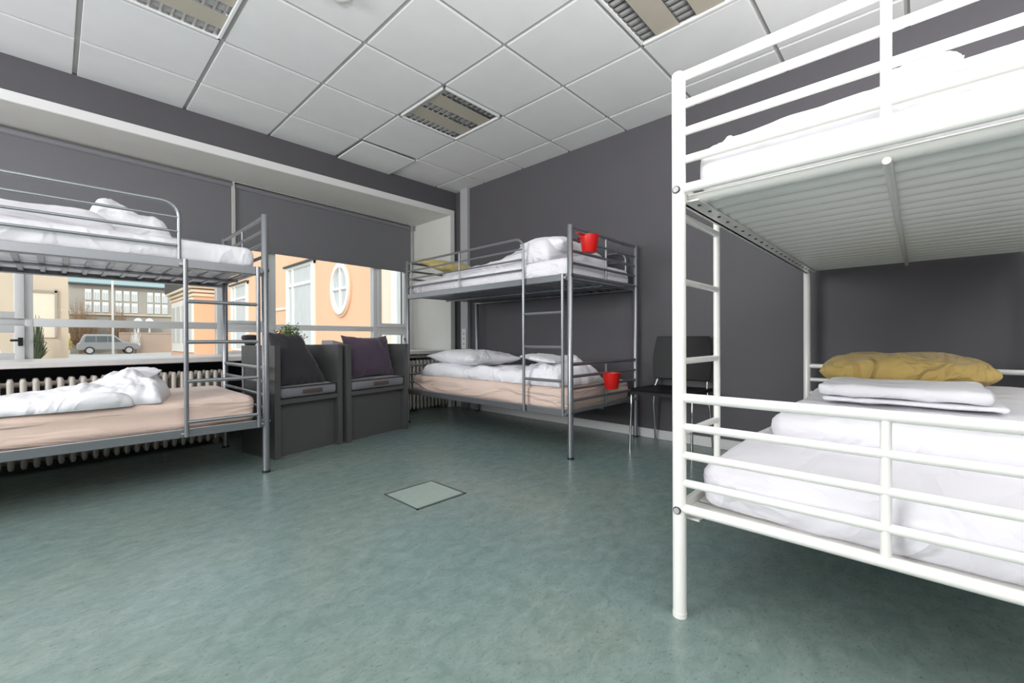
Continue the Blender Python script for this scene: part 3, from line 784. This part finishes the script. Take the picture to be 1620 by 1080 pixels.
def tallwin(ya, yb, za, zb):
    fw = MB(); x0, x1 = 5.93, 6.03
    fw.box(x0 + .01, x1, ya, yb, za, za + .09).box(x0 + .01, x1, ya, yb, zb - .09, zb).box(x0, x1, ya, ya + .22, za, zb).box(x0, x1, yb - .22, yb, za, zb)
    fw.box(x0, x1, ya + (yb - ya) * .75 - .04, ya + (yb - ya) * .75 + .04, za, zb).box(x0 + .015, x1, ya + .1, yb - .1, za + (zb - za) * .77, za + (zb - za) * .77 + .1)
    wo = ext(fw, 'tall_window', 'extwhite', pb)
    g_ = MB().box(5.99, 6.01, ya + .1, yb - .1, za + .05, zb - .05).build('window_pane', 'curtain', wo)
    ext(MB().box(5.86, 6.02, ya - .1, yb + .1, zb, zb + .06), 'window_hood', 'darkroof', pb)
tallwin(14.7, 17.2, .35, 3.48); tallwin(21.95, 24.57, .35, 3.45); tallwin(18.7, 20.0, .35, 3.5)
ext(MB().box(5.95, 6.01, 17.2, 18.7, 1.98, 2.06), 'string_course', 'extwhite', pb)
ov = MB()
cy, cz, ry, rz_ = 12.77, 2.38, .60, .78; N = 40
def ring(mb, ra, rb_, xa, xb):
    V = []
    for k in range(N):
        a = 2 * PI * k / N
        V.append([mb.bm.verts.new((x, cy + (ry * r) * math.cos(a), cz + (rz_ * r) * math.sin(a))) for x, r in ((xa, ra), (xa, rb_), (xb, rb_), (xb, ra))])
    for k in range(N):
        for q in range(4): mb.bm.faces.new((V[k][q], V[k][(q + 1) % 4], V[(k + 1) % N][(q + 1) % 4], V[(k + 1) % N][q]))
ring(ov, 1, .82, 5.90, 6.02); ov.box(5.925, 6.0, cy - .04, cy + .04, cz - rz_ * .85, cz + rz_ * .85).box(5.93, 6.0, cy - ry * .85, cy + ry * .85, cz - .035, cz + .035)
oo = ext(ov, 'oval_window', 'extwhite', pb)
op = MB(); V = [op.bm.verts.new((5.985, cy + ry * .9 * math.cos(2 * PI * k / N), cz + rz_ * .9 * math.sin(2 * PI * k / N))) for k in range(N)]; op.bm.faces.new(V)
op.build('window_pane', 'curtain', oo)
os_ = MB(); ring(os_, 1.1, 1.0, 5.95, 6.02); ext(os_, 'oval_surround', 'peach', pb)
cbg = thing('building', (7, 9, ZG), 'pale cream house wall seen through the narrow right window pane', 'building')
ext(MB().box(5.2, 10, 6.4, 9.03, ZG, 7), 'wall', 'cream', cbg)
fw = MB(); fw.box(5.14, 5.22, 8.35, 8.55, .6, 3.4).box(5.14, 5.22, 7.3, 7.45, .6, 3.4).box(5.145, 5.22, 7.3, 8.55, 3.3, 3.45).box(5.145, 5.22, 7.3, 8.55, .5, .62)
wo = ext(fw, 'window_frame', 'extwhite', cbg); MB().box(5.17, 5.19, 7.4, 8.5, .55, 3.35).build('window_pane', 'curtain', wo)

gb = thing('building', (8, 62, ZG), 'grey three storey block with green copper roof across the street', 'building')
ext(MB().box(1.0, 16, 60.2, 70, ZG, 6.5), 'wall', 'greywall', gb)
ext(MB().prism([(59.7, 6.5), (70, 6.5), (70, 9.5), (66, 9.5)], 'x', .8, 17), 'roof', 'copper', gb)
ext(MB().box(.8, 17, 59.75, 60.4, 6.40, 6.58), 'eaves', 'darkroof', gb)
ext(MB().box(1, 16, 60.0, 60.4, 3.45, 3.60), 'string_course', 'beige', gb)
for gx_ in (2.1, 4.35, 6.85, 9.3, 11.6):
    for z0_, z1_ in ((4.95, 6.0), (3.75, 4.75)):
        for q in range(3):
            x = gx_ + q * .62
            wo = ext(MB().box(x, x + .46, 60.12, 60.22, z0_, z1_), 'window', 'extwhite', gb)
            MB().box(x + .05, x + .19, 60.09, 60.13, z0_ + .08, z1_ - .3).box(x + .26, x + .40, 60.09, 60.13, z0_ + .08, z1_ - .3).build('pane', 'curtain', wo)
bb = thing('building', (-6, 34, ZG), 'plain beige building at the far left beyond the window', 'building')
ext(MB().box(-14, .47, 30, 44, ZG, 8), 'wall', 'beige', bb)
ext(MB().box(-.9, .05, 29.93, 30.0, 1.0, 3.15).box(-3.5, -2.2, 29.93, 30.0, 1.0, 3.15), 'doorway', 'cream', bb)
ext(MB().box(-.95, -.85, 29.85, 30, 1, 3.3).box(0.02, .1, 29.85, 30, 1, 3.3).box(-.95, .1, 29.85, 30, 3.12, 3.22), 'door_surround', 'greywall', bb)
tag(MB().box(4.4, 9.6, 57.8, 58.1, ZG, 1.55).box(4.4, 9.6, 57.75, 58.15, 1.55, 1.68).build('boundary_wall', 'brownwall'), 'brown boundary wall behind the parked silver car', 'wall')
tag(MB().box(-4.0, 1.0, 57.8, 58.0, ZG, 1.45).box(-4.0, 1.0, 57.75, 58.05, 1.45, 1.55).build('boundary_wall', 'cream'), 'low pale boundary wall left of the parked silver car', 'wall')
for x, l in ((3.42, 'thin white mast rising behind the parked car'), (9.7, 'thin white mast near the peach house gable')):
    tag(MB().cyl((x, 50, ZG), (x, 50, 7.5), .075, 10).build('street_mast', 'mast', smooth=60), l, 'mast')
# bushes and trees
def twigs(name, loc, hgt, rad, n, m, label, cat='tree', seed=1, thick=.012, blobs=0):
    t = thing(name, loc, label, cat); rn = random.Random(seed)
    b = MB()
    b.cyl((0, 0, 0), (0, 0, hgt * .35), thick * 6, 8, thick * 4)
    br = MB()
    for k in range(n):
        an = rn.uniform(0, 2 * PI); r = rad * rn.random() ** .5; z = hgt * (.25 + .75 * rn.random() * (1 - (r / rad) ** 2 * .6))
        p0 = Vector((r * .25 * math.cos(an), r * .25 * math.sin(an), hgt * .12 + .1 * z)); p1 = Vector((r * math.cos(an), r * math.sin(an), z))
        br.cyl(p0, p1, thick, 4, thick * .4, cap=False)
        for q in range(4):
            c = p0.lerp(p1, rn.uniform(.5, 1)); d = Vector((rn.uniform(-1, 1), rn.uniform(-1, 1), rn.uniform(0, 1))).normalized() * rad * .18
            br.cyl(c, c + d, thick * .55, 3, thick * .3, cap=False)
    if 'bare' in name: t.scale.y = .5
    b.build('trunk', 'twig', t); br.build('branches', m, t); return t
twigs('bare_shrub', (1.75, 59.15, ZG), 5.6, 1.55, 420, 'twig', 'tall bare brown shrub between the beige and grey buildings', seed=2, thick=.022)
twigs('bare_shrub', (4.45, 59.15, ZG), 5.3, .9, 340, 'twig', 'rust brown leafless tree in front of the grey block', seed=3, thick=.022)
twigs('bare_shrub', (5.6, 57.35, ZG), 3.0, .45, 90, 'blossom', 'pale frosted shrub low beside the parked car', seed=5, thick=.016)
twigs('conifer_shrub', (-.55, 29, ZG), 2.6, .35, 200, 'conifer', 'dark green shrub in front of the beige doorway', seed=6, thick=.02)
twigs('blossom_shrub', (.75, 56.9, ZG), 2.2, .4, 200, 'yellowflower', 'small yellow blossoming shrub left of the car', seed=7, thick=.02)
for x, l in ((6.0, 'left rounded white canopy beyond the boundary wall'), (6.9, 'right rounded white canopy beyond the boundary wall')):
    tag(MB().lathe([(.41, 2.35), (.40, 2.7), (.32, 3.0), (.17, 3.15), (.01, 3.2)], (x, 59.2, 0), 20).cyl((x, 59.2, ZG), (x, 59.2, 2.6), .08, 8).build('canopy', 'blossom', smooth=60), l, 'canopy')
# parked car
car = thing('car', (1.38, 55.9, ZG), 'silver estate off-road car parked in front of the brown wall', 'car'); car.scale = (.93, .93, .96)
prof = [(0, .55), (.02, 1.05), (.18, 1.12), (.42, 1.78), (.60, 1.86), (2.55, 1.86), (2.75, 1.80), (3.38, 1.18), (4.30, 1.06), (4.60, .95), (4.68, .62), (4.62, .42), (.05, .42)]
MB().prism(prof, 'y', -.9, .9).build('car_body', 'car', car, bevel=.08)
MB().prism([(.50, 1.18), (.62, 1.72), (1.30, 1.74), (1.30, 1.18)], 'y', -.925, .925).prism([(1.38, 1.18), (1.38, 1.74), (2.15, 1.74), (2.15, 1.18)], 'y', -.925, .925).prism([(2.22, 1.18), (2.22, 1.74), (2.62, 1.72), (3.20, 1.18)], 'y', -.925, .925).build('side_window', 'carglass', car)
for x in (.88, 3.78):
    for y in (-.85, .85):
        wl = MB().cyl((x, y - .12, .37), (x, y + .12, .37), .37, 24).build('wheel', 'tyre', car, smooth=40)
        MB().cyl((x, y - .13, .37), (x, y + .13, .37), .24, 18).build('hub_cap', 'hub', wl, smooth=40)
MB().box(.5, 2.6, -.72, -.68, 1.88, 1.93).box(.5, 2.6, .68, .72, 1.88, 1.93).build('roof_rack', 'hub', car)
MB().box(4.52, 4.66, -.85, -.5, .82, .98, .02).box(4.52, 4.66, .5, .85, .82, .98, .02).build('head_lamp', 'extwhite', car)
car2 = thing('car', (-4.35, 22, ZG), 'white car partly seen through the left lower pane', 'car')
MB().prism([(0, .4), (0, .9), (.8, 1.0), (1.5, 1.38), (2.6, 1.38), (3.1, .95), (3.2, .4)], 'y', -.8, .8).build('car_body', 'extwhite', car2, bevel=.1)
MB().prism([(1.0, 1.0), (1.55, 1.3), (2.5, 1.3), (2.8, 1.0)], 'y', -.82, .82).build('side_window', 'carglass', car2)
for x in (.65, 2.6): MB().cyl((x, -.85, .3), (x, .85, .3), .3, 20).build('wheel', 'tyre', car2, smooth=40)

# repeats carry a shared group
for o in list(COL.objects):
    if o.parent or 'category' not in o or 'group' in o: continue
    n = o.name.split('.')[0]
    g = {'bunk_bed': 'metal bunk beds in the dormitory', 'mattress': 'mattresses on the bunks', 'duvet': 'white duvets on the bunks',
         'throw_pillow': 'throw pillows on the armchairs', 'roller_blind': 'roller blinds over the window', 'radiator': 'column radiators under the window',
         'building': 'buildings outside the window', 'bare_shrub': 'bare shrubs across the street', 'street_mast': 'white masts across the street',
         'canopy': 'white canopies across the street', 'boundary_wall': 'low walls across the street', 'car': 'cars outside the window'}.get(n)
    if n == 'pillow': g = 'yellow pillows on the bunks' if 'yellow' in o['label'] else 'white pillows on the bunks'
    if g: o['group'] = g
